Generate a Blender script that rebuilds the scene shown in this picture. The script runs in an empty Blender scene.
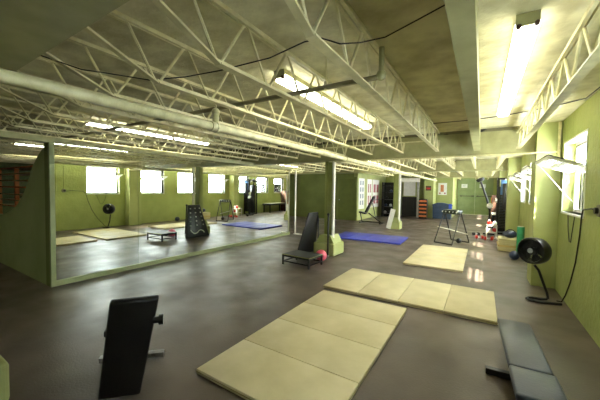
import bpy, bmesh, math, random
from mathutils import Vector, Matrix
random.seed(7)
S = bpy.context.scene
PI = math.pi
C = S.collection

# ------------------------------------------------------------------ camera
yaw, pitch, roll = math.radians(32.042), math.radians(-2.166), math.radians(-0.858)
cy_, sy_ = math.cos(yaw), math.sin(yaw)
A = Matrix(((cy_, sy_, 0), (0, 0, 1), (-sy_, cy_, 0)))
B = Matrix(((1, 0, 0), (0, math.cos(pitch), -math.sin(pitch)), (0, math.sin(pitch), math.cos(pitch))))
R = Matrix(((math.cos(roll), -math.sin(roll), 0), (math.sin(roll), math.cos(roll), 0), (0, 0, 1)))
M = R @ B @ A
cam_d = bpy.data.cameras.new('camera')
cam = bpy.data.objects.new('camera', cam_d)
C.objects.link(cam)
cam.matrix_world = Matrix((
    (M[0][0], M[1][0], -M[2][0], 0), (M[0][1], M[1][1], -M[2][1], 0),
    (M[0][2], M[1][2], -M[2][2], 1.5), (0, 0, 0, 1)))
cam_d.sensor_width = 36
cam_d.lens = 289.963 / 600 * 36
cam_d.clip_start = 0.05
cam_d.clip_end = 200
S.camera = cam

# ------------------------------------------------------------------ world, sun, exposure
SKY = 36.0
SUN = 55.0
TUBE = 10.5
EXPO = 0.60
w = bpy.data.worlds.new('world')
S.world = w
w.use_nodes = True
bg = w.node_tree.nodes['Background']
bg.inputs[0].default_value = (0.93, 0.97, 1.0, 1)
bg.inputs[1].default_value = SKY
sun_d = bpy.data.lights.new('sun', 'SUN')
sun_d.energy = SUN
sun_d.angle = math.radians(1.2)
sun_d.color = (1.0, 0.95, 0.86)
sun = bpy.data.objects.new('sun', sun_d)
C.objects.link(sun)
sun.rotation_euler = Vector((-0.62, 0.5, -1)).to_track_quat('-Z', 'Y').to_euler()
S.view_settings.view_transform = 'Standard'
S.view_settings.look = 'None'
S.view_settings.gamma = 1
S.view_settings.use_curve_mapping = False
S.view_settings.exposure = EXPO

# ------------------------------------------------------------------ materials
def srgb(r, g, b):
    f = lambda c: c / 12.92 if c <= 0.04045 else ((c + 0.055) / 1.055) ** 2.4
    return (f(r), f(g), f(b), 1)

def mat(name, c, rough=0.6, c2=None, scale=8, metal=0.0, bump=0.0, bscale=None, spec=0.5, detail=4, emit=None, stretch=None, lo=0.35, hi=0.65):
    m = bpy.data.materials.new(name)
    m.use_nodes = True
    n, l = m.node_tree.nodes, m.node_tree.links
    p = n['Principled BSDF']
    p.inputs['Base Color'].default_value = srgb(*c)
    p.inputs['Roughness'].default_value = rough
    p.inputs['Metallic'].default_value = metal
    p.inputs['Specular IOR Level'].default_value = spec
    co = n.new('ShaderNodeTexCoord')
    mp = n.new('ShaderNodeMapping')
    l.new(co.outputs['Object'], mp.inputs[0])
    if stretch:
        mp.inputs['Scale'].default_value = stretch
    no = n.new('ShaderNodeTexNoise')
    no.inputs['Scale'].default_value = scale
    no.inputs['Detail'].default_value = detail
    l.new(mp.outputs[0], no.inputs['Vector'])
    ra = n.new('ShaderNodeValToRGB')
    if c2 is None:
        c2 = tuple(min(1, v * 0.9) for v in c)
    ra.color_ramp.elements[0].position = lo
    ra.color_ramp.elements[1].position = hi
    ra.color_ramp.elements[0].color = srgb(*c2)
    ra.color_ramp.elements[1].color = srgb(*c)
    l.new(no.outputs[0], ra.inputs[0])
    l.new(ra.outputs[0], p.inputs['Base Color'])
    if bump:
        nb = n.new('ShaderNodeTexNoise')
        nb.inputs['Scale'].default_value = bscale or scale * 4
        nb.inputs['Detail'].default_value = 6
        l.new(mp.outputs[0], nb.inputs['Vector'])
        bu = n.new('ShaderNodeBump')
        bu.inputs['Strength'].default_value = bump
        bu.inputs['Distance'].default_value = 0.02
        l.new(nb.outputs[0], bu.inputs['Height'])
        l.new(bu.outputs[0], p.inputs['Normal'])
    if emit:
        p.inputs['Emission Color'].default_value = srgb(*emit[0])
        p.inputs['Emission Strength'].default_value = emit[1]
    return m

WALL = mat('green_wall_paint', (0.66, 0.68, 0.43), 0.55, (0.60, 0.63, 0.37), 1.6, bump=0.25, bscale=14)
def block_wall():
    m = mat('green_block_wall_paint', (0.61, 0.64, 0.36), 0.5, (0.54, 0.58, 0.30), 2.2, bump=0.0)
    n, l = m.node_tree.nodes, m.node_tree.links
    p = n['Principled BSDF']
    co = n.new('ShaderNodeTexCoord')
    sp = n.new('ShaderNodeSeparateXYZ'); cb = n.new('ShaderNodeCombineXYZ')
    l.new(co.outputs['Object'], sp.inputs[0])
    l.new(sp.outputs[1], cb.inputs[0]); l.new(sp.outputs[2], cb.inputs[1])
    br = n.new('ShaderNodeTexBrick')
    br.inputs['Scale'].default_value = 1
    br.inputs['Brick Width'].default_value = 0.4
    br.inputs['Row Height'].default_value = 0.2
    br.inputs['Mortar Size'].default_value = 0.006
    br.inputs['Color1'].default_value = (1, 1, 1, 1); br.inputs['Color2'].default_value = (1, 1, 1, 1)
    br.inputs['Mortar'].default_value = (0, 0, 0, 1)
    l.new(cb.outputs[0], br.inputs['Vector'])
    nb = n.new('ShaderNodeTexNoise'); nb.inputs['Scale'].default_value = 18; nb.inputs['Detail'].default_value = 6
    l.new(co.outputs['Object'], nb.inputs['Vector'])
    mx = n.new('ShaderNodeMath'); mx.operation = 'MULTIPLY_ADD'
    l.new(br.outputs['Color'], mx.inputs[0]); mx.inputs[1].default_value = 0.35; l.new(nb.outputs[0], mx.inputs[2])
    bu = n.new('ShaderNodeBump'); bu.inputs['Strength'].default_value = 0.5; bu.inputs['Distance'].default_value = 0.02
    l.new(mx.outputs[0], bu.inputs['Height']); l.new(bu.outputs[0], p.inputs['Normal'])
    return m
BLOCK = block_wall()
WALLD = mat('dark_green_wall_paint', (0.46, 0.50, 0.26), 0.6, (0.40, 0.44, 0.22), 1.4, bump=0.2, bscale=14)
PART = mat('olive_partition_paint', (0.60, 0.64, 0.44), 0.5, (0.54, 0.58, 0.38), 2.0, bump=0.15, bscale=12)
CEIL = mat('sprayed_ceiling', (0.88, 0.86, 0.70), 0.85, (0.74, 0.71, 0.55), 4.0, bump=1.0, bscale=8, detail=8)
STEEL = mat('cream_painted_steel', (0.88, 0.85, 0.66), 0.45, (0.79, 0.76, 0.56), 9)
GIRD = mat('olive_painted_girder', (0.68, 0.67, 0.47), 0.5, (0.60, 0.59, 0.40), 5)
PIPE = mat('cream_pipe_paint', (0.90, 0.88, 0.70), 0.4, (0.78, 0.76, 0.56), 10)
def floor_mat():
    m = mat('rubber_floor', (0.38, 0.33, 0.28), 0.42, (0.29, 0.255, 0.215), 1.1, bump=0.12, bscale=60, spec=0.5, detail=8)
    n, l = m.node_tree.nodes, m.node_tree.links
    p = n['Principled BSDF']
    co = n.new('ShaderNodeTexCoord')
    no = n.new('ShaderNodeTexNoise'); no.inputs['Scale'].default_value = 2.4; no.inputs['Detail'].default_value = 7
    l.new(co.outputs['Object'], no.inputs['Vector'])
    mr = n.new('ShaderNodeMapRange')
    mr.inputs['From Min'].default_value = 0.3; mr.inputs['From Max'].default_value = 0.7
    mr.inputs['To Min'].default_value = 0.28; mr.inputs['To Max'].default_value = 0.52
    l.new(no.outputs[0], mr.inputs[0]); l.new(mr.outputs[0], p.inputs['Roughness'])
    return m
FLOOR = floor_mat()
MATC = mat('cream_vinyl', (0.82, 0.77, 0.60), 0.45, (0.76, 0.71, 0.53), 3.0, bump=0.08, bscale=25)
MATS = mat('tan_vinyl_seam', (0.56, 0.50, 0.28), 0.6)
BLUE = mat('blue_vinyl', (0.24, 0.27, 0.68), 0.4, (0.20, 0.22, 0.60), 4)
BLACK = mat('black_vinyl', (0.10, 0.10, 0.10), 0.42, (0.07, 0.07, 0.075), 6, bump=0.1, bscale=50)
BLACKM = mat('black_metal', (0.07, 0.07, 0.07), 0.35, (0.05, 0.05, 0.05), 12)
GREYV = mat('grey_blue_vinyl', (0.25, 0.27, 0.31), 0.38, (0.21, 0.23, 0.27), 5, bump=0.08, bscale=60)
CHROME = mat('brushed_metal', (0.75, 0.75, 0.74), 0.3, (0.6, 0.6, 0.6), 20, metal=0.8)
WHITE = mat('white_paint', (0.90, 0.89, 0.84), 0.5, (0.84, 0.83, 0.78), 8)
WHITEP = mat('white_paper', (0.90, 0.90, 0.88), 0.7, (0.86, 0.86, 0.84), 8)
WFRAME = mat('white_window_frame', (0.93, 0.93, 0.90), 0.45, (0.88, 0.88, 0.84), 8)
BROWN = mat('brown_trim', (0.36, 0.24, 0.16), 0.6, (0.28, 0.18, 0.12), 10)
PINK = mat('pink_rubber', (0.90, 0.40, 0.46), 0.4, (0.84, 0.34, 0.40), 6)
RED = mat('red_plastic', (0.80, 0.16, 0.10), 0.4)
ORANGE = mat('orange_plastic', (0.80, 0.46, 0.26), 0.5, (0.72, 0.40, 0.20), 6)
ORDARK = mat('orange_painted_steel', (0.90, 0.58, 0.30), 0.55, (0.82, 0.48, 0.22), 9)
GREENF = mat('green_foam', (0.18, 0.55, 0.38), 0.7, (0.14, 0.48, 0.32), 9)
TEAL = mat('dark_blue_rubber', (0.12, 0.18, 0.30), 0.4, (0.06, 0.10, 0.20), 6)
BIN = mat('blue_grey_plastic', (0.20, 0.27, 0.36), 0.5, (0.16, 0.22, 0.30), 5)
BLUEP = mat('bright_blue_plastic', (0.22, 0.34, 0.78), 0.5)
COLG = mat('column_green_paint', (0.56, 0.59, 0.32), 0.5, (0.50, 0.53, 0.27), 3)
MULL = mat('grey_brown_mullion', (0.36, 0.34, 0.28), 0.5)
DOORM = mat('green_door_paint', (0.54, 0.60, 0.40), 0.5, (0.49, 0.55, 0.36), 3)
DOORD = mat('dark_green_door_paint', (0.42, 0.46, 0.22), 0.5, (0.38, 0.42, 0.20), 3)
WOOD = mat('pale_wood', (0.84, 0.74, 0.50), 0.6, (0.74, 0.64, 0.42), 3, stretch=(1, 12, 12))
CABLE = mat('black_cable', (0.09, 0.08, 0.07), 0.5)
TUBEM = mat('lit_diffuser', (1, 1, 1), 0.4, (0.98, 0.98, 0.98), 8, emit=((1.0, 1.0, 0.95), TUBE))
BLUEG = mat('blue_glossy_panel', (0.40, 0.55, 0.78), 0.25, (0.34, 0.48, 0.72), 2)
SKIN = mat('poster_figure_ink', (0.80, 0.52, 0.34), 0.7, (0.7, 0.42, 0.26), 20)
INKR = mat('poster_red_ink', (0.66, 0.38, 0.42), 0.7)
INKG = mat('poster_grey_ink', (0.55, 0.60, 0.64), 0.7)

def mirror_mat():
    m = bpy.data.materials.new('silvered_glass')
    m.use_nodes = True
    p = m.node_tree.nodes['Principled BSDF']
    p.inputs['Base Color'].default_value = (0.86, 0.90, 0.84, 1)
    p.inputs['Metallic'].default_value = 1
    p.inputs['Roughness'].default_value = 0.0
    n, l = m.node_tree.nodes, m.node_tree.links
    no = n.new('ShaderNodeTexNoise'); no.inputs['Scale'].default_value = 3
    ra = n.new('ShaderNodeValToRGB')
    ra.color_ramp.elements[0].color = (0.84, 0.88, 0.82, 1); ra.color_ramp.elements[1].color = (0.88, 0.92, 0.86, 1)
    l.new(no.outputs[0], ra.inputs[0]); l.new(ra.outputs[0], p.inputs['Base Color'])
    return m
MIRROR = mirror_mat()
def glass_mat():
    m = bpy.data.materials.new('window_glass')
    m.use_nodes = True
    n, l = m.node_tree.nodes, m.node_tree.links
    n.remove(n['Principled BSDF'])
    out = n['Material Output']
    tr = n.new('ShaderNodeBsdfTransparent'); tr.inputs[0].default_value = (0.93, 0.96, 0.95, 1)
    gl = n.new('ShaderNodeBsdfGlossy'); gl.inputs['Roughness'].default_value = 0.05
    mx = n.new('ShaderNodeMixShader')
    fr = n.new('ShaderNodeFresnel'); fr.inputs[0].default_value = 1.3
    l.new(fr.outputs[0], mx.inputs[0]); l.new(tr.outputs[0], mx.inputs[1]); l.new(gl.outputs[0], mx.inputs[2])
    l.new(mx.outputs[0], out.inputs[0])
    return m
GLASS = glass_mat()
def frost_mat():
    m = bpy.data.materials.new('frosted_glass')
    m.use_nodes = True
    n, l = m.node_tree.nodes, m.node_tree.links
    p = n['Principled BSDF']
    p.inputs['Base Color'].default_value = (0.88, 0.88, 0.78, 1)
    p.inputs['Roughness'].default_value = 0.5
    p.inputs['Transmission Weight'].default_value = 0.0
    tl = n.new('ShaderNodeBsdfTranslucent'); tl.inputs[0].default_value = (0.9, 0.9, 0.82, 1)
    mx = n.new('ShaderNodeMixShader'); mx.inputs[0].default_value = 0.45
    l.new(p.outputs[0], mx.inputs[1]); l.new(tl.outputs[0], mx.inputs[2])
    tr = n.new('ShaderNodeBsdfTransparent'); m2 = n.new('ShaderNodeMixShader'); m2.inputs[0].default_value = 0.8
    l.new(mx.outputs[0], m2.inputs[1]); l.new(tr.outputs[0], m2.inputs[2]); mx = m2
    l.new(mx.outputs[0], n['Material Output'].inputs[0])
    return m
FROST = frost_mat()

def milk_mat():
    m = bpy.data.materials.new('sun_diffusing_glass')
    m.use_nodes = True
    n, l = m.node_tree.nodes, m.node_tree.links
    n.remove(n['Principled BSDF'])
    tl = n.new('ShaderNodeBsdfTranslucent'); tl.inputs[0].default_value = (0.40, 0.42, 0.43, 1)
    l.new(tl.outputs[0], n['Material Output'].inputs[0])
    return m
MILK = milk_mat()  # diffusing pane, picked so the added near windows throw no sun patches

# ------------------------------------------------------------------ helpers
def V(*a): return Vector(a)

class MB:
    def __init__(s): s.bm = bmesh.new()
    def box(s, a, b, rot=None, bev=0, seg=2, org=None):
        c = [(a[i] + b[i]) / 2 for i in range(3)]
        d = [abs(b[i] - a[i]) for i in range(3)]
        g = bmesh.ops.create_cube(s.bm, size=1, matrix=Matrix.LocRotScale(V(0, 0, 0), None, V(*d)))
        vs = g['verts']
        if bev:
            es = list({e for v in vs for e in v.link_edges})
            r = bmesh.ops.bevel(s.bm, geom=es, offset=bev, segments=seg, profile=0.5, affect='EDGES')
            vs = list({v for f in r['faces'] for v in f.verts} | {v for v in vs if v.is_valid})
        m = Matrix.Translation(V(*c))
        if rot is not None:
            o = V(*org) if org else V(*c)
            m = Matrix.Translation(o) @ rot.to_4x4() @ Matrix.Translation(-o) @ m
        bmesh.ops.transform(s.bm, matrix=m, verts=vs)
        return s
    def cyl(s, p0, p1, r, n=12, r2=None):
        p0, p1 = V(*p0), V(*p1)
        d = p1 - p0
        m = Matrix.Translation((p0 + p1) / 2) @ d.to_track_quat('Z', 'Y').to_matrix().to_4x4()
        bmesh.ops.create_cone(s.bm, cap_ends=True, segments=n, radius1=r, radius2=r if r2 is None else r2, depth=d.length, matrix=m)
        return s
    def tube(s, pts, r, n=8, closed=False):
        pts = [V(*p) for p in pts]
        rings = []
        N = len(pts)
        up = None
        for i, p in enumerate(pts):
            if closed: t = (pts[(i + 1) % N] - pts[i - 1])
            elif i == 0: t = pts[1] - p
            elif i == N - 1: t = p - pts[-2]
            else: t = (pts[i + 1] - p).normalized() + (p - pts[i - 1]).normalized()
            if t.length < 1e-6: t = V(0, 0, 1)
            t.normalize()
            if up is None:
                up = t.orthogonal().normalized()
            up = (up - t * up.dot(t))
            if up.length < 1e-4: up = t.orthogonal()
            up.normalize()
            sd = t.cross(up)
            rings.append([s.bm.verts.new(p + (up * math.cos(2 * PI * k / n) + sd * math.sin(2 * PI * k / n)) * r) for k in range(n)])
        for i in range(N if closed else N - 1):
            a, b = rings[i], rings[(i + 1) % N]
            for k in range(n):
                s.bm.faces.new((a[k], a[(k + 1) % n], b[(k + 1) % n], b[k]))
        if not closed:
            s.bm.faces.new(rings[0][::-1]); s.bm.faces.new(rings[-1])
        return s
    def prism(s, prof, d0, d1, axis='y'):
        def P(u, v, d):
            return {'y': (u, d, v), 'x': (d, u, v), 'z': (u, v, d)}[axis]
        a = [s.bm.verts.new(P(u, v, d0)) for u, v in prof]
        b = [s.bm.verts.new(P(u, v, d1)) for u, v in prof]
        s.bm.faces.new(a[::-1]); s.bm.faces.new(b)
        n = len(prof)
        for i in range(n):
            s.bm.faces.new((a[i], a[(i + 1) % n], b[(i + 1) % n], b[i]))
        return s
    def sphere(s, c, r, sc=(1, 1, 1), u=20, v=14):
        bmesh.ops.create_uvsphere(s.bm, u_segments=u, v_segments=v, radius=r, matrix=Matrix.Translation(V(*c)) @ Matrix.Diagonal((*sc, 1)))
        return s
    def torus(s, c, R_, r, m=None, n=28, k=8):
        pts = []
        for i in range(n):
            a = 2 * PI * i / n
            p = V(math.cos(a) * R_, math.sin(a) * R_, 0)
            if m is not None: p = m @ p
            pts.append(V(*c) + p)
        return s.tube(pts, r, k, closed=True)
    def lathe(s, prof, m, n=28):
        rings = []
        for r, z in prof:
            rings.append([s.bm.verts.new(m @ V(r * math.cos(2 * PI * k / n), r * math.sin(2 * PI * k / n), z)) for k in range(n)])
        for a, b in zip(rings, rings[1:]):
            for k in range(n):
                s.bm.faces.new((a[k], a[(k + 1) % n], b[(k + 1) % n], b[k]))
        s.bm.faces.new(rings[0][::-1]); s.bm.faces.new(rings[-1])
        return s
    def xf(s, m):
        bmesh.ops.transform(s.bm, matrix=m, verts=s.bm.verts[:])
        return s
    def build(s, name, material, parent=None, smooth=False):
        bmesh.ops.recalc_face_normals(s.bm, faces=s.bm.faces[:])
        me = bpy.data.meshes.new(name)
        s.bm.to_mesh(me); s.bm.free()
        me.materials.append(material)
        if smooth:
            for p in me.polygons: p.use_smooth = True
            try: me.set_sharp_from_angle(angle=math.radians(40))
            except Exception: pass
        o = bpy.data.objects.new(name, me)
        C.objects.link(o)
        if parent: o.parent = parent
        return o

def thing(name, label, cat, loc=(0, 0, 0), rz=0, group=None):
    o = bpy.data.objects.new(name, None)
    o.empty_display_size = 0.1
    C.objects.link(o)
    o.location = loc; o.rotation_euler = (0, 0, rz)
    o['label'] = label; o['category'] = cat
    if group: o['group'] = group
    return o
def tag(o, label, cat, group=None, loc=None):
    o['label'] = label; o['category'] = cat
    if group: o['group'] = group
    return o
def struct(name, mb, m, parent=None, smooth=False):
    o = mb.build(name, m, parent, smooth)
    if parent is None: o['kind'] = 'structure'
    return o
def dup(root, loc, label, rz=None):
    r = root.copy(); C.objects.link(r); r.location = loc
    if rz is not None: r.rotation_euler = (0, 0, rz)
    r['label'] = label
    for ch in list(root.children):
        c = ch.copy(); C.objects.link(c); c.parent = r
        for g in ch.children:
            d = g.copy(); C.objects.link(d); d.parent = c
    return r
def bow(p, q, r, n=8):
    p, q, r = V(*p), V(*q), V(*r)
    return [p * (1 - t) ** 2 + q * 2 * t * (1 - t) + r * t * t for t in [i / n for i in range(n + 1)]]

# ------------------------------------------------------------------ room shell
XR, XL, YB, YF, H = 1.02, -17.0, -3.0, 22.0, 2.6
XM = -5.345
struct('floor', MB().box((XL, YB, -0.2), (XR + .2, YF + .2, 0)), FLOOR)
struct('ceiling', MB().box((XL, YB, H), (XR + .2, YF + .2, H + 0.2)), CEIL)
struct('wall_near', MB().box((XL, YB - 0.2, 0), (XR + .2, YB, H)), WALL)
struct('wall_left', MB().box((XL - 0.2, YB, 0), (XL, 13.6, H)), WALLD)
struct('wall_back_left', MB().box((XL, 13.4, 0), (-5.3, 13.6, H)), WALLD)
struct('wall_back_side', MB().box((-5.3, 13.4, 0), (-5.1, 18.2, H)), WALL)
struct('wall_alcove', MB().box((-5.3, 18.2, 0), (-2.75, 18.4, H)), WALL)
struct('wall_back_middle', MB().prism([(-2.75, 17.5), (-2.27, 17.5), (-2.27, 18.6), (-1.4, 18.6), (-1.4, 22.0), (-2.75, 22.0)], 0, H, 'z'), WALL)
# far wall with a double doorway
DX0, DX1, DZ = -1.36, 0.62, 2.35
w_ = MB().box((-1.4, YF, DZ), (XR + .2, YF + 0.2, H)).box((DX1, YF, 0), (XR + .2, YF + 0.2, DZ)).box((-1.4, YF, 0), (DX0, YF + .2, DZ))
struct('wall_back', w_, WALL)

# right wall with window openings
ZB, ZT = 1.23, 2.22
wins = [(-.75, .28), (1.0, 2.05), (4.65, 5.71), (6.52, 7.53), (8.24, 9.25), (10.0, 11.05), (11.95, 12.95), (13.72, 14.77), (15.45, 16.5), (17.6, 18.6), (19.5, 20.5)]  # first two are out of view, added to light the near joists sideways
w_ = MB()
w_.box((XR, YB, 0), (XR + .2, YF + .2, ZB)).box((XR, YB, ZT), (XR + .2, YF + .2, H))
y = YB
for a, b in wins:
    w_.box((XR, y, ZB), (XR + .2, a, ZT)); y = b
w_.box((XR, y, ZB), (XR + .2, YF + .2, ZT))
struct('wall_right', w_, BLOCK)
struct('trim_1', MB().box((-12, 6.035, 2.55), (.70, 6.06, 2.598)), mat('painted_gap_shade', (.10, .10, .07), .8, (.45, .43, .30), 6, lo=.55, hi=.62))  # dark strip paints the shade of the gap between girder and ceiling
struct('pilaster_near', MB().box((0.72, 5.93, 0), (XR, 6.39, H)), WALL)
struct('pilaster_middle', MB().box((0.70, 11.4, 0), (XR, 11.85, H)), WALL)
struct('pilaster_far', MB().box((0.70, 16.9, 0), (XR, 17.35, H)), WALL)

def sash(par, y0, y1, lo=0.0):
    # tilted-in ventilation sash, hinged on the wall side
    xo, zo = XR + 0.04, 1.80
    xi, zi = 0.68, 1.945
    f = MB()
    ang = math.atan2(zi - zo, xi - xo)
    def bar(ya, yb, t0, t1, th=0.03):
        ax, az = xo + (xi - xo) * t0, zo + (zi - zo) * t0
        bx, bz = xo + (xi - xo) * t1, zo + (zi - zo) * t1
        f.prism([(ax, az - th / 2), (bx, bz - th / 2), (bx, bz + th / 2), (ax, az + th / 2)], ya, yb, 'y')
    bar(y0, y0 + 0.035, 0, 1); bar(y1 - 0.035, y1, 0, 1)
    bar(y0 + .035, y1 - .035, 0, 0.09); bar(y0 + .035, y1 - .035, 0.91, 1); bar(y0 + .035, y1 - .035, 0.48, 0.53)
    o = f.build('vent_sash', WFRAME, par)
    g = MB()
    ax, az, bx, bz = xo, zo, xi, zi
    g.prism([(ax - .02, az + .002), (bx + .02, bz - .006), (bx + .02, bz + .0), (ax - .02, az + .008)], y0 + .03, y1 - .03, 'y')
    g.build('sash_glass', FROST, o)
    g = MB().prism([(xo - .01, zo + .017), (xi, zi + .017), (xi, zi + .03), (xo - .01, zo + .03)], y0 + .002, y0 + .03, 'y')
    g.prism([(xi - .002, zi + .017), (xi + .03, zi + .004), (xi + .03, zi + .017), (xi - .002, zi + .03)], y0 + .03, y1, 'y')
    g.build('sash_gasket', BLACKM, o)
    c = MB()
    c.tube([(0.72, y1 - 0.08, 1.91), (0.98, y1 - 0.06, 1.55), (1.10, y1 - .12, 1.38)], 0.004, 6)
    c.build('pull_cord', WHITE, o)
for i, (a, b) in enumerate(wins):
    win = bpy.data.objects.new('window_%d' % (i + 1), None); C.objects.link(win); win['kind'] = 'structure'
    win.location = (0, 0, 0)
    f = MB()
    x0, x1 = XR + .12, XR + .14
    t = 0.04
    f.box((x0, a, ZB), (x1, b, ZB + t)).box((x0, a, ZT - t), (x1, b, ZT)).box((x0, a, ZB + t), (x1, a + t, ZT - t)).box((x0, b - t, ZB + t), (x1, b, ZT - t))
    f.build('window_frame', WFRAME, win)
    f = MB().box((x0 - .012, a + .62 * (b - a) - .018, ZB + t), (x0 - .0005, a + .62 * (b - a) + .018, 1.78)).box((x0 - .012, a + t, 1.785), (x0 - .0005, b - t, 1.82)).box((x0 - .012, b - t - .035, 1.82), (x0 - .0005, b - t, ZT - t)).box((x0 - .012, a + t, ZT - t - .03), (x0 - .0005, b - t - .035, ZT - t))
    f.build('mullion', MULL, win)
    MB().box((x0 + .02, a + t, ZB + t), (x0 + .026, b - t, 1.785 if i > 1 else ZT - t)).build('window_pane', GLASS if i > 1 else MILK, win)
    s = MB().box((XR - 0.012, a - .02, ZB - .03), (x0, b + .02, ZB))
    s.box((XR - .006, a - .03, ZB), (XR + .12, a - .0, ZT + .03)).box((XR - .006, b, ZB), (XR + .12, b + .03, ZT + .03)).box((XR - .006, a, ZT), (XR + .12, b, ZT + .03))
    s.build('window_sill', WFRAME, win)
    if 2 <= i < 7:
        sash(win, a + .02, b - .02)

# double door at the far end
dr = bpy.data.objects.new('door_1', None); C.objects.link(dr); dr['kind'] = 'structure'; dr.location = (0, 0, 0)
MB().box((DX0, YF - .03, 0), (DX0 + .06, YF + .2, DZ)).box((DX1 - .06, YF - .03, 0), (DX1, YF + .2, DZ)).box((DX0 + .06, YF - .03, DZ - .06), (DX1 - .06, YF + .2, DZ)).build('door_frame', DOORM, dr)
xm = (DX0 + DX1) / 2
for a, b in ((DX0 + .06, xm - .004), (xm + .004, DX1 - .06)):
    lf = MB().box((a, YF + .02, 0.0), (b, YF + .07, DZ - .06), bev=.004).build('door_leaf', DOORM, dr)
    MB().box((a + .08, YF - .05, 1.18), (b - .05, YF - .02, 1.23)).box((a + .08, YF - .05, 1.16), (a + .2, YF + .02, 1.25)).box((b - .2, YF - .05, 1.16), (b - .05, YF + .02, 1.25)).build('push_bar', mat('dull_bronze', (.35, .36, .26), .4), lf)
MB().box((xm - .02, YF + .072, 0), (xm + .02, YF + .09, DZ)).box((DX0 + .06, YF - .1, 0), (DX1 - .06, YF + .1, .018)).build('threshold_and_backing', WHITE, dr)  # upright strip is a backing added to stop sky light between the leaves
for lx, lb in ((-0.98, 'white paper notice taped on the left leaf of the far double door'), (0.04, 'white paper notice taped on the right leaf of the far double door')):
    o = MB().box((lx - .17, YF + .008, 1.74), (lx + .17, YF + .018, 1.99)).build('paper_notice', WHITEP)
    tag(o, lb, 'notice')
    o2 = MB()
    for k in range(3): o2.box((lx - .12, YF + .005, 1.92 - k * .05), (lx + .10 - .03 * k, YF + .0075, 1.935 - k * .05))
    o2.build('printed_lines', INKG, o)
# flush dark door in the left part of the back wall
dr = bpy.data.objects.new('door_2', None); C.objects.link(dr); dr['kind'] = 'structure'
MB().box((-6.22, 13.36, 0), (-6.12, 13.40, 2.12)).box((-5.22, 13.36, 0), (-5.14, 13.40, 2.12)).box((-6.12, 13.36, 2.04), (-5.22, 13.40, 2.12)).build('door_frame', WALLD, dr)
lf = MB().box((-6.12, 13.375, 0.01), (-5.22, 13.399, 2.04)).build('door_leaf', DOORD, dr)
MB().cyl((-6.02, 13.375, 1.0), (-6.02, 13.33, 1.0), .012).sphere((-6.02, 13.31, 1.0), .028).build('door_knob', CHROME, lf, True)

# mirror wall, partition and header
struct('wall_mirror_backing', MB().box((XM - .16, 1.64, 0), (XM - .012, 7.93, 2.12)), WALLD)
pr = [(-17.0, 0), (-5.505, 0), (-5.505, 2.06), (-5.62, 2.02), (-5.75, 1.95), (-5.9, 1.86), (-6.02, 1.77), (-6.12, 1.66), (-6.22, 1.55), (-6.32, 1.45), (-6.45, 1.35), (-6.6, 1.25), (-6.8, 1.14), (-7.05, 1.05), (-7.4, .97), (-7.8, .92), (-17.0, .90)]
struct('wall_partition', MB().prism(pr, 1.64, 1.74, 'y'), PART)
struct('trim_2', MB().box((XM - .02, 1.64, 0), (XM + .035, 1.70, 2.12)), PART)      # corner post
struct('trim_3', MB().box((XM - .012, 1.70, 0), (XM + .03, 7.90, 0.075)), PART)      # bottom rail
struct('trim_4', MB().box((XM - .16, 0.62, 2.12), (XM + .03, 7.93, 2.20), bev=.004), GIRD)   # header
ms = [1.70, 2.935, 4.18, 5.425, 6.665, 7.90]
nm = ['nearest wall mirror panel, next to the olive corner post', 'second wall mirror panel from the olive corner post', 'middle one of the five tall wall mirror panels', 'fourth wall mirror panel from the olive corner post', 'farthest wall mirror panel, next to the white stand']
for i in range(5):
    o = MB().box((XM - .011, ms[i] + .0015, .076), (XM, ms[i + 1] - .0015, 2.119)).build('wall_mirror', MIRROR)
    tag(o, nm[i], 'mirror', 'mirror panels on the long wall')

# girders across the room
def girder(name, y0, y1, zb, x0=XL, x1=XR):
    g = MB()
    g.box((x0, y0, zb), (x1, y1, zb + .03)).box((x0, y0 + (y1 - y0) * .38, zb + .03), (x1, y0 + (y1 - y0) * .62, H - .03)).box((x0, y0, H - .03), (x1, y1, H))
    return struct(name, g, GIRD)
girder('beam_near', 0.32, 0.62, 2.22)
girder('beam_middle', 6.06, 6.30, 2.15, x1=.72)
girder('beam_far', 11.55, 11.77, 2.21, x1=.70)
girder('beam_end', 17.0, 17.22, 2.21, x0=-2.27, x1=.70)

# columns with concrete plinths
def column(x, y, label, shaft=True, k=1.0):
    t = thing('steel_column', label, 'column', (x, y, 0), 0, None)
    p = MB()
    p.box((-.28, -.33, 0), (.30, .27, .28), bev=.03, seg=3)
    p.prism([(-.24, .275), (.26, .275), (.15, .45), (-.13, .45)], -.26, .22, 'y')
    p.xf(Matrix.Diagonal((k, k, 1, 1)))
    p.build('concrete_plinth', WALL, t)
    if shaft:
        MB().box((-.10, -.07, .44), (-.02, .07, 2.15)).box((-.02, -.055, .44), (.08, .055, 2.15)).build('column_shaft', COLG, t)
        MB().cyl((.14, -.1, .30), (.14, -.1, 2.14), .038, 14).build('drain_pipe', WHITE, t, True)
    return t
column(-3.02, 6.15, 'green steel column on a concrete plinth, behind the pink ball', k=.92)
column(-2.83, 11.66, 'green steel column on a plinth with the white board leaning on it', k=.68)
t = column(-3.01, .335, 'green painted plinth top at the lower left edge of the photo', False)
MB().box((-.10, -.07, .44), (.06, .07, 2.2)).build('column_shaft', COLG, t)

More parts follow.
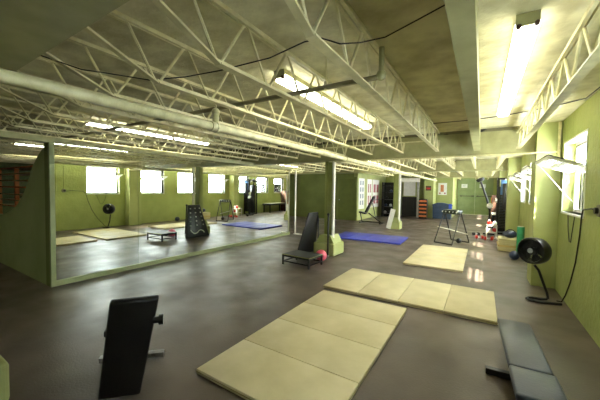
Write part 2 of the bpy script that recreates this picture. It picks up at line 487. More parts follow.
# ------------------------------------------------------------------ bar joists
def joist_proto(y0, y1, kink_lo, kink_hi, zb, zt, pitch, label):
    t = thing('bar_joist', label, 'ceiling joist', (0, 0, 0))
    lo = kink_lo; hi = kink_hi
    tc = MB()
    for sx in (-.028, .006): tc.box((sx, y0, zt - .028), (sx + .022, y1, zt))
    tc.build('top_chord', STEEL, t)
    bc = MB().box((-.03, lo, zb), (.03, hi, zb + .01))
    bc.box((-.005, lo, zb + .01), (.005, hi, zb + .035))
    # slanting end pieces up to the girders
    for s_, ye, yk in ((-1, y0, lo), (1, y1, hi)):
        if abs(ye - yk) > .12:
            bc.prism([(yk, zb), (ye, zt - .05), (ye, zt - .035), (yk, zb + .014)] if s_ < 0 else [(yk, zb + .014), (ye, zt - .035), (ye, zt - .05), (yk, zb)], -.022, .022, 'x')
    bc.build('bottom_chord', STEEL, t)
    n = max(2, round((hi - lo) / pitch)); dp = (hi - lo) / n
    pts = []
    pts.append((0, lo - dp * .45, zt - .012))
    for k in range(n + 1):
        yb = lo + k * dp
        pts += [(0, yb - .025, zb + .03), (0, yb, zb + .012), (0, yb + .025, zb + .03)]
        if k < n:
            ym = yb + dp / 2
            pts += [(0, ym - .025, zt - .03), (0, ym, zt - .012), (0, ym + .025, zt - .03)]
    MB().tube(pts, .0105, 6).build('web_rod', STEEL, t, True)
    return t
ORD = ['first', 'second', 'third', 'fourth', 'fifth', 'sixth', 'seventh', 'eighth', 'ninth', 'tenth']
p1 = joist_proto(.47, 6.2, 1.24, 6.02, 2.24, H, .50, 'cream bar joist over the near bay, first to the left of the flat ceiling beam')
p1.location = (-.73, 0, 0); p1['group'] = 'bar joists over the near bay'
pR = joist_proto(.47, 6.1, 1.24, 6.0, 2.22, 2.52, .50, 'cream bar joist close to the right wall, slightly lower than its neighbours')
pR.location = (.49, 0, 0)
xs1 = [-1.37, -2.0, -2.62, -3.24, -3.87, -4.5, -5.13, -5.76, -6.4, -7.03, -7.66, -8.3, -8.93, -9.56, -10.2, -10.83, -11.5, -12.1, -12.7, -13.4]
for i, x in enumerate(xs1):
    if i < 7: lb = 'cream bar joist over the near bay, %s to the left of the flat ceiling beam' % ORD[i + 1]
    else: lb = 'dim bar joist of the near bay running over or beyond the mirror wall'
    dup(p1, (x, 0, 0), lb)
p2 = joist_proto(6.2, 11.66, 6.5, 11.4, 2.26, H, .55, 'cream bar joist in the row behind the first cross girder, above windows')
p2.location = (.40, 0, 0); p2['group'] = 'bar joists over the second bay'
for x in [-.21 - .62 * k for k in range(22)]:
    dup(p2, (x, 0, 0), 'cream bar joist in the crowded row between the first and second cross girders')
p3 = joist_proto(11.66, 17.1, 12.0, 16.8, 2.26, H, .55, 'pale bar joist in the farthest row, in front of the end wall')
p3.location = (.40, 0, 0); p3['group'] = 'bar joists over the third bay'
for x in [-.21 - .62 * k for k in range(8)]:
    dup(p3, (x, 0, 0), 'pale bar joist in the farthest row, in front of the end wall')
# the flat closed beam to the right of the middle
tag(MB().box((-.135, .47, 2.23), (-.055, 6.06, H)).box((-.145, .47, 2.222), (-.045, 6.06, 2.23)).build('flat_beam', GIRD), 'long smooth closed ceiling beam running straight to the cross girder', 'ceiling beam')
t = MB()
for x in (-1.25, -.35, .25): t.box((x, 17.23, 2.27), (x + .06, 21.98, H))
tag(t.build('end_rafters', STEEL), 'pale rafters over the far double door', 'rafters')

# bridging conduit across the joists
t = thing('conduit_bar', 'brown-grey bar running crosswise through the near joists', 'conduit', (0, 2.03, 2.29))
MB().tube([(-.64, 0, 0), (-5.9, 0, 0)], .020, 8).build('bar', mat('dull_conduit', (.60, .57, .42), .5), t, True)
MB().sphere((-.62, 0, .01), .034, (1, .9, 1.1)).cyl((-.62, 0, .04), (-.62, 0, .20), .018).build('end_fitting', GIRD, t, True)
MB().cyl((-1.05, 0, 0), (-1.05, 0, .31), .005).cyl((-1.05, 0, -.02), (-1.05, 0, .04), .016).build('hanger_rod', STEEL, t, True)
t = thing('bridging_bar', 'thin yellow bar tying the far ends of the joists together', 'bar', (0, 4.6, 2.24))
MB().tube([(-.75, 0, -.012), (-5.2, 0, -.012)], .01, 6).build('bar', STEEL, t, True)

# sprinkler pipe along the room
t = thing('overhead_pipe', 'long cream pipe hanging below the joists, running to the back', 'pipe', (-2.09, 0, 2.055))
MB().tube([(0, .2, 0), (0, 17.3, 0)], .036, 16).build('pipe_run', PIPE, t, True)
for yy in (1.86, 4.85, 8.2, 12.5):
    h_ = MB().torus((0, yy, 0), .045, .009, Matrix.Rotation(PI / 2, 3, 'X'), 18, 6).cyl((0, yy, .045), (0, yy, .20 if yy < 6 else .17), .008)
    h_.build('pipe_hanger', PIPE, t, True)
k_ = MB().cyl((0, 1.86, .0), (0, 1.86, .13), .03, 12).sphere((0, 1.86, .14), .036).cyl((0, 1.80, 0), (0, 1.92, 0), .046, 16)
k_.build('pipe_fitting', PIPE, t, True)
t = thing('thin_wall_pipe', 'thin pipe along the first cross girder, turning up at the pilaster', 'pipe', (0, 5.98, 0))
MB().tube([(-3.0, .05, 2.135), (.5, .05, 2.135), (.70, -.05, 2.135), (.97, -.05, 2.135)], .014, 8).build('level_run', STEEL, t, True)
MB().tube([(.985, -.08, 1.95), (.985, -.08, 2.59)], .022, 10).build('upright_run', STEEL, t, True)

# ------------------------------------------------------------------ fluorescent fixtures
def fixture(label, loc):
    t = thing('ceiling_light', label, 'ceiling light', loc, 0, 'fluorescent strip lights')
    MB().box((-.058, 0, .055), (.058, 2.44, .099)).box((-.06, -.012, .02), (.06, 0, .095)).box((-.06, 2.44, .02), (.06, 2.452, .095)).build('housing', GIRD, t)
    d = MB().prism([(-.05, .053), (.05, .053), (.064, .04), (.062, .018), (.045, 0), (-.045, 0), (-.062, .018), (-.064, .04)], .005, 2.435, 'y')
    d.build('diffuser', TUBEM, t)
    for sx in (-.045, .045): MB().cyl((sx, -.026, .018), (sx, -.004, .018), .014).build('lamp_holder', BROWN, t, True)
    return t
f0 = fixture('bright strip light right of the flat ceiling beam', (.205, 2.27, 2.5))
for loc, lb in (((-1.62, 2.2, 2.5), 'bright strip light behind the second joist left of the flat beam'),
                ((-5.5, 2.2, 2.5), 'bright strip light over the top of the mirror wall'),
                ((-10.0, 2.4, 2.5), 'dim distant strip light beyond the olive partition'),
                ((-3.55, 6.95, 2.49), 'strip light just behind the first cross girder, by the green column'),
                ((-1.62, 6.95, 2.49), 'added fill strip behind the first cross girder, over the lone cream mat'),  # hidden by the girder, added to brighten the second bay
                ((.22, 6.95, 2.49), 'added fill strip behind the first cross girder, close to the right windows'),  # also added out of sight, for a brighter floor by the windows
                ((.22, 12.2, 2.49), 'added fill strip behind the second cross girder, close to the right wall'),  # unseen, added to lift the third bay on the right
                ((-3.55, 9.5, 2.49), 'strip light above the blue mat'),
                ((-7.2, 7.2, 2.49), 'strip light of the second bay, above the far left wall'),
                ((-1.62, 12.2, 2.49), 'added fill strip behind the second cross girder, toward the double door'),  # unseen, added for more light toward the double door
                ((-.45, 18.2, 2.49), 'farthest added fill strip, near the double door'),  # added fill for the dark end wall, hidden above the beam line
                ((-7.5, 10.2, 2.49), 'added fill strip near the left part of the back wall'),  # added fill to brighten the left back wall
                ((-3.75, 13.9, 2.49), 'added fill strip in front of the wall charts'),  # added fill for the chart wall, kept out of sight
                ((-6.5, -2.7, 2.5), 'added fill strip in the near left corner of the room')):  # added behind the camera as fill on the partition
    dup(f0, loc, lb)

# cables on the ceiling
cb = [(-2.9, .72, 2.5), (-2.45, .95, 2.33), (-2.30, 1.0, 2.30), (-2.10, 1.24, 2.285), (-1.85, 1.36, 2.30), (-1.6, 1.46, 2.33), (-1.24, 1.57, 2.38), (-.95, 1.54, 2.40), (-.82, 1.52, 2.38), (-.725, 1.57, 2.345), (-.66, 1.72, 2.40), (-.54, 1.83, 2.45), (-.34, 1.84, 2.51), (-.16, 1.84, 2.56)]
tag(MB().tube(cb, .0045, 6).build('joist_cable', CABLE), 'thin black cable looping loosely through the nearest joists', 'cable')
cb = [(-.70, 5.15, 2.592), (-.2, 5.17, 2.592), (.2, 5.1, 2.592), (.7, 4.85, 2.592), (.98, 4.6, 2.592), (1.0, 4.0, 2.592)]
tag(MB().tube(cb, .006, 6).build('joist_cable', CABLE), 'thin dark wire run along the ceiling near the right wall', 'cable')

# ------------------------------------------------------------------ floor mats
def folding_mat(label, loc, size, n, m, rz=0, along='x', th=.045, group=None):
    t = thing('folding_mat', label, 'exercise mat', loc, rz, group)
    L, W_ = size
    for k in range(n):
        a, b = L * k / n, L * (k + 1) / n
        A_, B_ = ((a + .002, 0, 0), (b - .002, W_, th)) if along == 'x' else ((0, a + .002, 0), (W_, b - .002, th))
        pn = MB().box(A_, B_, bev=.007).build('panel', m, t, True)
        # the piped seam round the edge of each panel
        x0, y0, x1, y1 = A_[0], A_[1], B_[0], B_[1]
        MB().tube([(x0 - .0, y0, th / 2), (x1, y0, th / 2), (x1, y1, th / 2), (x0, y1, th / 2)], .004, 6, True).build('seam', MATS if m is MATC else BLUE, pn)
    return t
folding_mat('large cream folding mat lying lengthwise in the foreground', (-1.90, 1.50, 0), (2.22, 1.16), 4, MATC, 0, 'y', group='cream folding mats')
folding_mat('cream folding mat lying crosswise behind the foreground mat', (-2.0, 3.90, 0), (2.2, 1.17), 4, MATC, 0, 'x', group='cream folding mats')
folding_mat('cream mat lying alone in front of the black A-frame stand', (-1.31, 6.08, 0), (2.38, 1.06), 4, MATC, 0, 'y', group='cream folding mats')
folding_mat('bright blue folding mat beside the green column', (-3.93, 8.12, 0), (2.08, 1.28), 4, BLUE, math.radians(2.5), 'x')

# stack of folded mats at the pilaster
for k in range(6):
    lb = 'folded cream mat in the stack by the green roller, %s' % (['bottom one', 'second from the floor', 'third from the floor', 'fourth from the floor', 'second from the top', 'top one'][k])
    dx = [0, .02, -.01, .015, 0, .01][k]
    t = thing('folded_mat', lb, 'exercise mat', (.40 + dx, 8.95, k * .052), 0, 'stacked folded mats')
    MB().box((0, 0, 0), (.46, .62, .05), bev=.008).build('panel', MATC if k != 2 else WOOD, t, True)
t = thing('gym_bag', 'dark blue bag lying on the stack of folded mats', 'bag', (.66, 9.28, .312))
b_ = MB().sphere((0, 0, .10), .12, (1.35, 1.5, .80)); b_.build('bag_body', TEAL, t, True)
MB().tube(bow((-.1, -.1, .17), (0, -.1, .29), (.1, -.1, .17)), .01, 6).build('handle', BLACKM, t, True)
t = thing('foam_roller', 'green foam roller standing upright beside the stacked mats', 'foam roller', (.83, 8.75, 0))
MB().lathe([(.03, 0), (.072, 0), (.075, .01), (.075, .66), (.07, .67), (.03, .67)], Matrix.Identity(3), 24).build('roller_body', GREENF, t, True)
MB().lathe([(.001, .66), (.066, .66), (.066, .674), (.001, .674)], Matrix.Identity(3), 24).build('end_cap', WHITE, t, True)
tag(MB().sphere((.66, 7.95, .10), .10, (1, 1, 1)).build('exercise_ball', TEAL, None, True), 'small dark blue ball on the floor in front of the stacked mats', 'ball')

# ------------------------------------------------------------------ fan
t = thing('drum_fan', 'round black drum fan on a bent tube stand by the pilaster', 'fan', (.65, 5.18, 0))
ax = V(-.62, -.78, .05).normalized()
Rm = ax.to_track_quat('Z', 'Y').to_matrix()
ctr = V(0, 0, .685)
def FM(v): return ctr + Rm @ (v * .80)
d = MB()
prof = [(.185, -.10), (.215, -.10), (.228, -.08), (.232, 0), (.228, .09), (.218, .105), (.205, .105), (.198, .09), (.196, 0), (.185, -.085)]
n = 32; rings = []
for r, z in prof:
    rings.append([d.bm.verts.new(FM(V(r * math.cos(2 * PI * k / n), r * math.sin(2 * PI * k / n), z))) for k in range(n)])
for i in range(len(rings)):
    a, b = rings[i], rings[(i + 1) % len(rings)]
    for k in range(n): d.bm.faces.new((a[k], a[(k + 1) % n], b[(k + 1) % n], b[k]))
d.build('drum', BLACKM, t, True)
g = MB()
for z in (.10, -.095):
    for r in (.045, .075, .105, .135, .165, .195):
        g.tube([FM(V(r * math.cos(2 * PI * k / 24), r * math.sin(2 * PI * k / 24), z)) for k in range(24)], .0026, 5, True)
    for k in range(8):
        a = 2 * PI * k / 8
        g.tube([FM(V(.03 * math.cos(a), .03 * math.sin(a), z)), FM(V(.205 * math.cos(a), .205 * math.sin(a), z))], .003, 5)
g.build('grille', BLACKM, t, True)
b_ = MB()
for k in range(5):
    a = 2 * PI * k / 5
    e = (math.cos(a), math.sin(a)); q = (-e[1], e[0])
    vs = []
    for rr, wd, tw in ((.04, .04, .03), (.12, .085, .025), (.19, .10, .015)):
        for s_ in (-1, 1):
            vs.append(V(e[0] * rr + q[0] * wd * s_, e[1] * rr + q[1] * wd * s_, tw * s_))
    tp = [b_.bm.verts.new(FM(v + V(0, 0, .003))) for v in vs]; bt = [b_.bm.verts.new(FM(v - V(0, 0, .003))) for v in vs]
    for i in (0, 2):
        b_.bm.faces.new((tp[i], tp[i + 1], tp[i + 3], tp[i + 2])); b_.bm.faces.new((bt[i], bt[i + 2], bt[i + 3], bt[i + 1]))
        for s_ in (0, 1): b_.bm.faces.new((tp[i + s_], tp[i + 2 + s_], bt[i + 2 + s_], bt[i + s_]))
    b_.bm.faces.new((tp[0], tp[1], bt[1], bt[0])); b_.bm.faces.new((tp[4], tp[5], bt[5], bt[4]))
b_.build('blades', BLACKM, t)
MB().cyl(FM(V(0, 0, -.09)), FM(V(0, 0, .06)), .05, 18).build('motor', BLACKM, t, True)
MB().cyl(FM(V(0, 0, .098)), FM(V(0, 0, .106)), .036, 18).build('badge', CHROME, t, True)
st = [(.02, .06, .47), (.07, .07, .40), (.12, .08, .25), (.17, .06, .10), (.18, .045, .035), (.155, .03, .018), (.09, .0, .018), (0, -.0, .018), (-.05, -.03, .018), (-.065, -.08, .018), (-.04, -.14, .018), (.04, -.17, .018), (.15, -.14, .018), (.30, -.09, .018)]
MB().tube(st, .017, 10).build('tube_stand', BLACKM, t, True)
t = thing('power_cord', 'dark power cord hanging from the wall outlet down to the floor', 'cord')
cd = [(1.005, 4.02, 1.31), (.985, 4.2, 1.34), (.985, 4.52, 1.31), (.995, 4.60, 1.22), (1.0, 4.66, 1.0), (1.0, 4.78, .65), (.995, 4.95, .35), (.99, 5.12, .14), (.97, 5.2, .02), (.93, 5.25, .008)]
MB().tube(cd, .008, 6).build('cord_run', CABLE, t, True)
t = thing('wall_outlet', 'round grey electrical box on the right wall at the photo edge', 'outlet', (XR, 3.98, 1.33))
MB().cyl((0, 0, 0), (-.045, 0, 0), .06, 20).build('box_body', mat('grey_box', (.48, .46, .38), .5), t, True)
MB().cyl((-.045, 0, 0), (-.07, 0, 0), .032, 16).build('plug', BLACKM, t, True)
MB().tube([(-.015, 0, .05), (-.015, 0, 1.26)], .012, 8).build('conduit', WALL, t, True)
MB().tube([(-.015, -.2, .0), (-.015, -.2, 1.26)], .012, 8).build('conduit', WALL, t, True)
t = thing('blind_cord', 'thin looped cord hanging below the nearest window sill', 'cord')
MB().tube([(1.0, 5.25, 1.20), (1.0, 5.2, 1.0), (1.0, 5.12, .86), (1.0, 5.05, .86), (1.0, 5.0, 1.0), (1.0, 4.92, 1.20)], .005, 6).build('cord_loop', CABLE, t, True)

# ------------------------------------------------------------------ foreground benches
t = thing('incline_bench', 'black weight bench in the left foreground, backrest upright toward the camera', 'weight bench')
tl, tr_, bl, br = V(-1.895, .86, .785), V(-1.725, 1.075, .785), V(-2.215, .925, .008), V(-2.03, 1.12, .008)
nrm = (tr_ - tl).cross(bl - tl).normalized()
if nrm.y < 0: nrm = -nrm
th = .05
d = MB()
vs = [d.bm.verts.new(p) for p in (tl, tr_, br, bl)] + [d.bm.verts.new(p + nrm * th) for p in (tl, tr_, br, bl)]
for q in ((0, 1, 2, 3), (7, 6, 5, 4), (0, 4, 5, 1), (1, 5, 6, 2), (2, 6, 7, 3), (3, 7, 4, 0)): d.bm.faces.new([vs[i] for i in q])
bmesh.ops.recalc_face_normals(d.bm, faces=d.bm.faces[:])
bmesh.ops.bevel(d.bm, geom=d.bm.edges[:], offset=.014, segments=3, profile=.5, affect='EDGES')
d.build('backrest', BLACK, t, True)
mid = (bl + br) / 2; mt = (tl + tr_) / 2
sd = (tr_ - tl).normalized(); bk = V(-sd.y, sd.x, 0)
if bk.y < 0: bk = -bk
base = V(mid.x, mid.y, 0) + bk * .1
MB().box((-.15, .12, .37), (.15, .60, .42), bev=.012).xf(Matrix.Translation(base + V(0, 0, -.02)) @ Matrix.Rotation(math.atan2(sd.y, sd.x), 4, 'Z')).build('seat', BLACK, t, True)
f_ = MB()
f_.tube([mt + nrm * .075 - V(0, 0, .1), mid + nrm * .075 + V(0, 0, .05)], .022, 6)
f_.box((-.025, -.05, .03), (.025, .74, .08)).box((-.025, .30, .06), (.025, .35, .37)).box((-.025, .02, .06), (.025, .07, .35))
f_2 = MB()
f_2.box((-.025, -.05, .03), (.025, .74, .08)).box((-.025, .40, .075), (.025, .45, .37)).box((-.025, .02, .075), (.025, .07, .35))
f_2.xf(Matrix.Translation(base) @ Matrix.Rotation(math.atan2(sd.y, sd.x), 4, 'Z'))
f_2.build('base_frame', BLACKM, t)
f3 = MB().tube([mt + nrm * .072 - V(0, 0, .12), mid + nrm * .072 + V(0, 0, .08)], .02, 6)
f3.build('back_bracket', BLACKM, t)
foot = MB().tube([(-2.69, 1.145, .035), (-2.335, 1.50, .035)], .030, 4)
foot.build('cross_foot', CHROME, t)
kn = tr_ + nrm * .05 + V(-.0, 0, -.17)
MB().cyl(kn - sd * .04, kn + sd * .012, .022, 14).cyl(kn - sd * .005, kn + sd * .022, .034, 14).build('adjustment_knob', BLACKM, t, True)

t = thing('flat_bench', 'low grey-blue padded flat bench in the right foreground', 'weight bench', (.318, 2.75, 0), math.radians(2.2))
MB().box((-.13, -.27, .25), (.12, .59, .30), bev=.016, seg=3).build('back_pad', GREYV, t, True)
MB().box((-.13, -.62, .25), (.13, -.275, .30), bev=.016, seg=3).build('seat_pad', GREYV, t, True)
MB().box((-.10, -.60, .235), (.10, .57, .25)).build('pad_board', BLACKM, t)
MB().box((-.025, -.5, .18), (.025, .55, .235)).box((-.025, -.46, .05), (.025, -.41, .18)).box((-.025, .06, .05), (.025, .11, .18)).box((-.025, -.46, .02), (.025, .11, .055)).build('base_frame', BLACKM, t)
MB().box((-.24, .055, .005), (.24, .105, .055), bev=.004).build('cross_foot', BLACKM, t)
MB().box((-.10, -.46, .005), (.10, -.41, .055), bev=.004).build('cross_foot', BLACKM, t)

# ------------------------------------------------------------------ step platform, slant board, ball, rod
t = thing('step_platform', 'low black metal step platform with a flat top, by the column', 'step platform', (-2.99, 4.90, 0), math.radians(-4))
hx, hy, hz = .325, .24, .21
MB().box((-hx, -hy, hz - .02), (hx, hy, hz), bev=.004).build('top_board', mat('dark_rubber_top', (.16, .17, .14), .5), t)
MB().box((-hx - .004, -hy - .004, hz - .012), (hx + .004, -hy, hz - .002)).box((hx, -hy, hz - .012), (hx + .004, hy, hz - .002)).build('yellow_edge', mat('yellow_edge', (.62, .62, .34), .5), t)
for a in (-1, 1):
    for b in (-1, 1):
        MB().box((a * hx - (.03 if a > 0 else 0), b * hy - (.03 if b > 0 else 0), 0), (a * hx + (.03 if a < 0 else 0), b * hy + (.03 if b < 0 else 0), hz - .02)).build('leg', BLACKM, t)
r_ = MB()
for b in (-hy + .005, hy - .025): r_.box((-hx + .03, b, .055), (hx - .03, b + .02, .08)); r_.box((-hx + .03, b, hz - .05), (hx - .03, b + .02, hz - .02))
for a in (-hx + .005, hx - .025): r_.box((a, -hy + .03, .055), (a + .02, hy - .03, .08)); r_.box((a, -hy + .03, hz - .05), (a + .02, hy - .03, hz - .02))
r_.build('side_rails', BLACKM, t)

t = thing('slant_board', 'tall black tapered board facing the mirror with rows of white pegs', 'training board', (-3.46, 5.78, 0), math.radians(-90))
# local frame: x along the board width, -y is its front (towards the mirrors)
lean = .19
bd = MB()
W0, W1, HT = .42, .21, .97
vs = []
for yo in (0, .04):
    for (xx, zz) in ((-W0, 0), (W0, 0), (W1, HT), (-W1, HT)):
        vs.append(bd.bm.verts.new((xx, yo + lean * zz / HT, zz)))
for q in ((0, 1, 2, 3), (7, 6, 5, 4), (0, 4, 5, 1), (1, 5, 6, 2), (2, 6, 7, 3), (3, 7, 4, 0)): bd.bm.faces.new([vs[i] for i in q])
bmesh.ops.recalc_face_normals(bd.bm, faces=bd.bm.faces[:])
bmesh.ops.bevel(bd.bm, geom=bd.bm.edges[:], offset=.012, segments=2, profile=.5, affect='EDGES')
bd.build('board_panel', BLACK, t, True)
for r in range(5):
    zz = .36 + r * .125
    for c_ in (-1, 0, 1):
        xx = c_ * (.24 - .14 * (zz - .3))
        yy = lean * zz / HT
        MB().cyl((xx, yy + .002, zz), (xx, yy - .02, zz), .019, 10).build('peg', WHITE, t)
lg = MB()
lo_ = bow((-.24, -.004 + lean * .12, .12), (-.12, -.006 + lean * .26, .28), (.0, -.004 + lean * .15, .15), 8) + bow((.0, -.004 + lean * .15, .15), (.14, -.006 + lean * .08, .06), (.25, -.004 + lean * .24, .24), 8)[1:]
lg.tube(lo_, .016, 6)
lg.build('white_emblem', WHITE, t)
MB().tube([(-.22, .045 + lean * .9, .88), (-.46, .10, .015)], .014, 8).build('rear_stay', TEAL, t, True)

tag(MB().sphere((-2.80, 5.34, .120), .120).build('exercise_ball', PINK, None, True), 'pink rubber ball on the floor behind the black step platform', 'ball')
t = thing('training_rod', 'black rod standing upright against the plinth of the green column', 'rod', (-2.86, 5.77, 0))
MB().tube([(0, 0, .04), (-.02, .03, .92)], .021, 10).build('shaft', BLACKM, t, True)
MB().cyl((0, 0, 0), (0, 0, .045), .024, 12).build('metal_tip', CHROME, t, True)
MB().sphere((-.02, .03, .94), .032).build('top_knob', BLACKM, t, True)

# white stand at the end of the mirror
t = thing('white_stand', 'tall white post on a flat foot at the far end of the mirrors', 'stand', (-5.22, 8.05, 0))
MB().box((-.02, -.02, .03), (.02, .02, 2.10)).build('post', WHITE, t)
MB().box((-.04, -.05, 0), (.30, .05, .03), bev=.006).build('foot', WHITE, t)

# ------------------------------------------------------------------ A-frame inversion stand
t = thing('inversion_stand', 'black A-frame stand with a padded top, behind the lone cream mat', 'gym equipment', (-.70, 9.48, 0), math.radians(-27))
for s_ in (-1, 1):
    x = s_ * .27
    f_ = MB().tube([(x, -.42, .02), (x * .9, -.02, .88), (x * .9, .02, .88), (x, .42, .02)], .017, 8)
    f_.build('side_frame', BLACKM, t, True)
MB().tube([(-.27, -.42, .02), (.27, -.42, .02)], .019, 8).build('floor_bar', BLACKM, t, True)
MB().tube([(-.27, .42, .02), (.27, .42, .02)], .019, 8).build('floor_bar', BLACKM, t, True)
MB().box((-.23, -.16, .84), (.23, .16, .97), bev=.05, seg=3).build('padded_top', mat('mottled_dark_vinyl', (.14, .20, .12), .4, (.05, .06, .05), 14), t, True)
w_ = MB()
for xx in (-.27, -.14, .0, .13, .26): w_.cyl((xx * .8, -.17, .90), (xx * .8 + .03, -.12, .95), .013, 10)
w_.build('pale_rollers', WHITE, t, True)
MB().tube([(-.30, -.25, .46), (.0, -.02, .38), (.34, .22, .28)], .012, 8).build('tether_strap', WHITE, t, True)
tag(MB().sphere((-.52, 9.50, .075), .074).build('exercise_ball', BLACKM, None, True), 'small black ball under the A-frame stand', 'ball')

# ------------------------------------------------------------------ right side machines
t = thing('cable_machine', 'tall black cable machine with a blue panel against the right wall', 'gym machine', (.60, 12.75, 0))
MB().box((-.13, -.35, 0), (-.07, -.29, 2.0)).box((-.13, .29, 0), (-.07, .35, 2.0)).box((-.13, -.35, 1.94), (.28, .35, 2.0)).box((-.13, -.35, 0), (.28, .35, .06)).box((.22, -.35, .06), (.28, -.29, 1.94)).build('frame', BLACKM, t)
MB().box((-.04, -.335, .5), (.20, -.325, 1.92)).build('blue_panel', BLUEG, t)
ws = MB()
for k in range(22): ws.box((-.06, -.40, .2 + k * .055), (.20, -.34, .25 + k * .055), bev=.004)
ws.build('weight_stack', BLACKM, t)
MB().box((.02, -.42, .9), (.14, -.34, 1.80), bev=.02).build('upright_pad', BLACK, t, True)
MB().cyl((-.13, -.32, 1.2), (-.19, -.32, 1.2), .08, 20).build('pulley', WHITE, t, True)
MB().box((-.06, .02, .07), (.21, .28, 1.7), bev=.02).build('weight_shroud', BLACKM, t)
t = thing('boxing_stand', 'slanting black pole topped with a round black pad, near the right wall', 'gym equipment', (.26, 12.25, 0))
MB().tube([(.02, 0, .04), (.0, 0, .85), (-.10, 0, 1.25), (-.30, -.02, 1.86)], .034, 10).build('pole', BLACKM, t, True)
MB().lathe([(.02, -.04), (.10, -.05), (.13, 0), (.12, .06), (.03, .08)], Matrix.Rotation(math.radians(-25), 3, 'Y'), 20).xf(Matrix.Translation((-.31, -.02, 1.92))).build('round_pad', BLACK, t, True)
MB().cyl((-.0, -.08, 1.02), (-.0, -.04, 1.0), .10, 20).build('round_dial', CHROME, t, True)
MB().box((-.18, -.18, 0), (.16, .10, .05), bev=.01).build('base_plate', BLACKM, t)
t = thing('storage_rack', 'low white rack of small red and white weights by the right wall', 'rack', (.30, 11.3, 0))
MB().box((-.14, -.2, .40), (.16, .2, .43)).box((-.14, -.2, .18), (.16, .2, .21)).box((-.14, -.2, 0), (-.11, -.17, .40)).box((.13, -.2, 0), (.16, -.17, .40)).box((-.14, .17, 0), (-.11, .2, .40)).box((.13, .17, 0), (.16, .2, .40)).build('rack_frame', WHITE, t)
k = 0
for zz, row in ((.505, ((-.06, -.1), (.09, -.08))), (.285, ((-.06, -.1), (.09, -.1)))):
    for xx, yy in row:
        m_ = (RED, WHITE, WHITE, RED)[k]
        q = thing('kettlebell', ['red kettlebell on the left of the white rack top', 'white kettlebell on the right of the white rack top', 'white kettlebell on the lower shelf of the white rack, left', 'red kettlebell on the lower shelf of the white rack, right'][k], 'kettlebell', (.30 + xx, 11.3 + yy, zz - .075), 0, 'kettlebells on the white rack')
        MB().sphere((0, 0, .065), .065).build('bell', m_, q, True)
        MB().tube(bow((-.035, 0, .11), (0, 0, .23), (.035, 0, .11)), .012, 8).build('handle', BLACKM if m_ is WHITE else WHITE, q, True)
        k += 1
for xx, yy, m_, lb in ((-.02, 10.85, RED, 'red dumbbell lying on the floor in front of the white rack'), (.22, 10.7, RED, 'red dumbbell on the floor between the rack and the stacked mats'), (-.12, 11.6, BLACKM, 'black dumbbell on the floor left of the white rack'), (.42, 10.9, ORANGE, 'orange dumbbell on the floor right of the white rack')):
    q = thing('dumbbell', lb, 'dumbbell', (xx, yy, 0), random.uniform(0, 1), 'loose dumbbells')
    MB().cyl((-.11, 0, .055), (-.055, 0, .055), .055, 8).build('weight_head', m_, q, True)
    MB().cyl((.055, 0, .055), (.11, 0, .055), .055, 8).build('weight_head', m_, q, True)
    MB().cyl((-.055, 0, .055), (.055, 0, .055), .015, 8).build('grip', CHROME, q, True)

t = thing('padded_table', 'long dark table with a white sheet against the right wall, past the cable machine', 'table', (.66, 15.1, 0))
MB().box((-.28, -.95, .46), (.30, .95, .56), bev=.02).build('table_pad', BLACK, t, True)
MB().box((-.26, -.8, .562), (.28, .7, .575)).build('white_sheet', WHITE, t)
for yy in (-.85, .80):
    for xx in (-.25, .22): MB().box((xx, yy, 0), (xx + .05, yy + .05, .46)).build('leg', BLACKM, t)
t = thing('supply_shelf', 'orange and brown supply shelf by the far right windows', 'shelf', (.66, 16.42, 0))
MB().box((-.25, -.3, 0), (.30, .30, .05)).box((-.25, -.3, .05), (.30, -.26, 1.35)).box((-.25, .26, .05), (.30, .30, 1.35)).box((-.25, -.26, .65), (.30, .26, .69)).box((-.25, -.26, 1.31), (.30, .26, 1.35)).build('shelf_frame', BROWN, t)
MB().box((-.27, -.24, .10), (.25, .24, .60), bev=.02).box((-.27, -.24, .75), (.25, .24, 1.25), bev=.02).build('orange_bins', ORANGE, t)
# ------------------------------------------------------------------ back area
t = thing('rolling_bin', 'dark blue-grey lidded bin in front of the poster wall', 'bin', (-2.2, 17.0, 0))
MB().prism([(.0, .02), (.86, .02), (.90, .72), (-.02, .72)], 0, .42, 'y').build('bin_body', BIN, t)
MB().prism([(-.04, .72), (.92, .72), (.92, .78), (.45, .88), (.2, .88), (-.04, .78)], -.02, .44, 'y').build('lid', BIN, t)
MB().box((.76, -.04, .40), (.90, -.022, .84)).build('blue_label', BLUEP, t)
t = thing('orange_rack', 'stack of orange bars with black gaps beside the cable cage', 'rack', (-2.86, 16.7, 0))
MB().box((0, 0, 0), (.40, .35, 1.05)).build('rack_body', BLACKM, t)
o_ = MB()
for k in range(5): o_.box((.01, -.03, .10 + k * .20), (.39, -.002, .19 + k * .20), bev=.01)
o_.build('orange_bars', ORANGE, t)
t = thing('cable_cage', 'wide cable training cage with a white top beam and dark back', 'gym machine', (-3.45, 16.95, 0))
for s_ in (-1, 1):
    MB().box((s_ * .48 - .05, -.05, 0), (s_ * .48 + .05, .05, 2.15)).build('upright', CHROME, t)
    MB().box((s_ * .48 - .04, .06, .1), (s_ * .48 + .04, .20, 1.95)).build('weight_column', BLACKM, t)
MB().box((-.56, -.06, 1.98), (.56, .06, 2.20), bev=.01).build('top_beam', WHITE, t)
MB().box((-.42, .30, .05), (.42, .34, 1.15)).build('dark_back_panel', BLACK, t)
MB().box((-.34, .26, 1.20), (.30, .27, 1.98)).build('instruction_board', WHITEP, t)
MB().box((-.20, .24, .35), (.20, .255, .95)).build('pad', BLACK, t)
t = thing('weight_rack', 'tall black shelf rack behind the second column', 'rack', (-4.45, 16.4, 0))
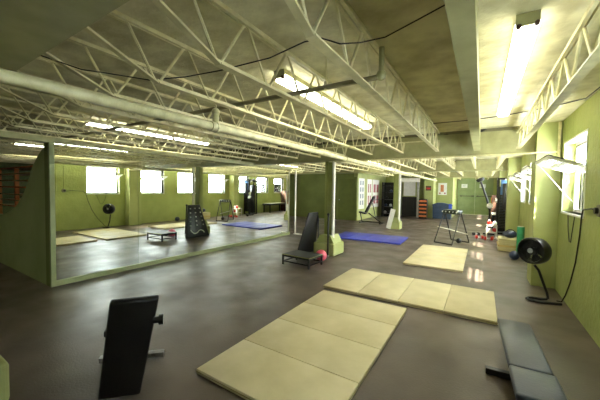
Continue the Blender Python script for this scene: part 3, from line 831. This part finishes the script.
MB().box((-.35, 0, 0), (-.30, .4, 1.95)).box((.30, 0, 0), (.35, .4, 1.95)).box((-.30, .36, 0), (.30, .4, 1.95)).build('rack_frame', BLACKM, t)
s_ = MB()
for z in (.15, .55, .95, 1.35, 1.75): s_.box((-.30, 0, z), (.30, .36, z + .03))
s_.build('shelves', BLACKM, t)
for k, (xx, zz) in enumerate(((-.18, .18), (.05, .18), (-.15, .58), (.12, .58), (-.1, .98), (.14, 1.38))):
    tag(MB().sphere((-4.45 + xx, 16.55, zz + .085), .085).build('medicine_ball', (CHROME, BLACK, TEAL)[k % 3], None, True), 'medicine ball on the tall black shelf rack', 'ball', 'medicine balls on the shelf rack')
t = thing('leaning_board', 'white board leaning against the plinth of the second column', 'board', (-3.02, 11.33, 0))
MB().box((-.09, 0, 0), (.09, .03, .78), rot=Matrix.Rotation(math.radians(12), 3, 'Y') @ Matrix.Rotation(math.radians(-6), 3, 'X'), org=(0, 0, 0)).xf(Matrix.Translation((-.02, 0, .02))).build('board_face', WHITE, t)
t = thing('incline_bench', 'black incline bench with raised backrest in front of the wall posters', 'weight bench', (-4.35, 12.9, 0))
MB().box((-.45, -.13, .42), (-.12, .13, .48), bev=.015, rot=Matrix.Rotation(math.radians(12), 3, 'Y')).build('seat', BLACK, t, True)
MB().box((-.10, -.14, 0), (.72, .14, .07), bev=.015, rot=Matrix.Rotation(math.radians(-63), 3, 'Y'), org=(-.10, 0, 0)).xf(Matrix.Translation((-.0, 0, .47))).build('backrest', BLACK, t, True)
MB().tube([(-.40, 0, .43), (-.32, 0, .06)], .025, 6).tube([(.0, 0, .45), (.55, 0, .06)], .025, 6).tube([(-.32, 0, .05), (.6, 0, .05)], .022, 6).tube([(.17, 0, .9), (.32, 0, .24)], .018, 6).build('base_frame', BLACKM, t)
MB().box((-.36, -.25, .0), (-.30, .25, .05)).box((.55, -.25, 0), (.61, .25, .05)).build('cross_foot', BLACKM, t)
MB().tube([(.24, -.1, 1.05), (.62, -.2, 1.12)], .014, 6).build('bar', CHROME, t, True)

def poster(label, a, b, inks, name='wall_poster'):
    t = thing(name, label, 'poster', (0, 0, 0))
    MB().box(a, b).build('sheet', WHITEP, t)
    for (p, q, m_) in inks: MB().box(p, q).build('printed_area', m_, t)
    return t
X0 = -5.1
for (y0, y1, lb, mk) in ((13.55, 14.35, 'pale wall chart nearest the corner, filled with grey figures', INKG), (14.75, 15.5, 'middle wall chart with a reddish printed figure', INKR), (15.65, 16.85, 'wall chart farthest from the corner with two reddish figures', INKR)):
    ink = []
    for r in range(4 if mk is INKG else 2):
        for c_ in range(2):
            ya = y0 + .1 + c_ * (y1 - y0 - .15) / 2
            z0 = .75 + r * (.33 if mk is INKG else .62)
            ink.append(((X0 + .011, ya + .05, z0), (X0 + .014, ya + (y1 - y0) / 2 - .18, z0 + (.22 if mk is INKG else .45)), mk))
    poster(lb, (X0 + .001, y0, .55), (X0 + .01, y1, 2.08), ink)
poster('poster of an orange anatomical figure left of the far doors', (-2.16, 18.59, 1.28), (-1.70, 18.599, 1.97),
       [((-2.03, 18.585, 1.46), (-1.86, 18.5885, 1.86), SKIN), ((-2.10, 18.585, 1.34), (-2.02, 18.5885, 1.42), INKR), ((-1.84, 18.585, 1.34), (-1.76, 18.5885, 1.42), INKR)])
t = thing('wall_sign', 'small dark sign with a red patch on the wall above the bin', 'sign', (0, 0, 0))
MB().box((-2.66, 17.485, 1.52), (-2.38, 17.499, 1.78)).build('sign_board', BROWN, t)
MB().box((-2.62, 17.48, 1.60), (-2.42, 17.4845, 1.68)).build('red_patch', RED, t)
# storage rack beyond the partition
t = thing('storage_rack', 'tall storage shelving with orange uprights beyond the olive partition', 'rack', (-13.5, 3.2, 0))
for x in (-1.9, .05, 2.2): MB().box((x, 0, 0), (x + .10, .10, 2.1)).build('upright', ORDARK, t)
for k, z in enumerate((.75, .95, 1.15, 1.40, 1.62, 1.85, 2.05)):
    MB().box((-1.9, -.03, z), (2.3, -.001, z + .045)).build('shelf_beam', (ORDARK, WOOD)[k % 3 > 0], t)
    MB().box((-1.85, .001, z), (2.25, .7, z + .02)).build('shelf_board', WOOD, t)
for xx, zz, lb in ((-14.6, 1.17, 'dark round bundle on the far left shelving, upper'), (-14.2, .97, 'dark round bundle on the far left shelving, lower')):
    pass
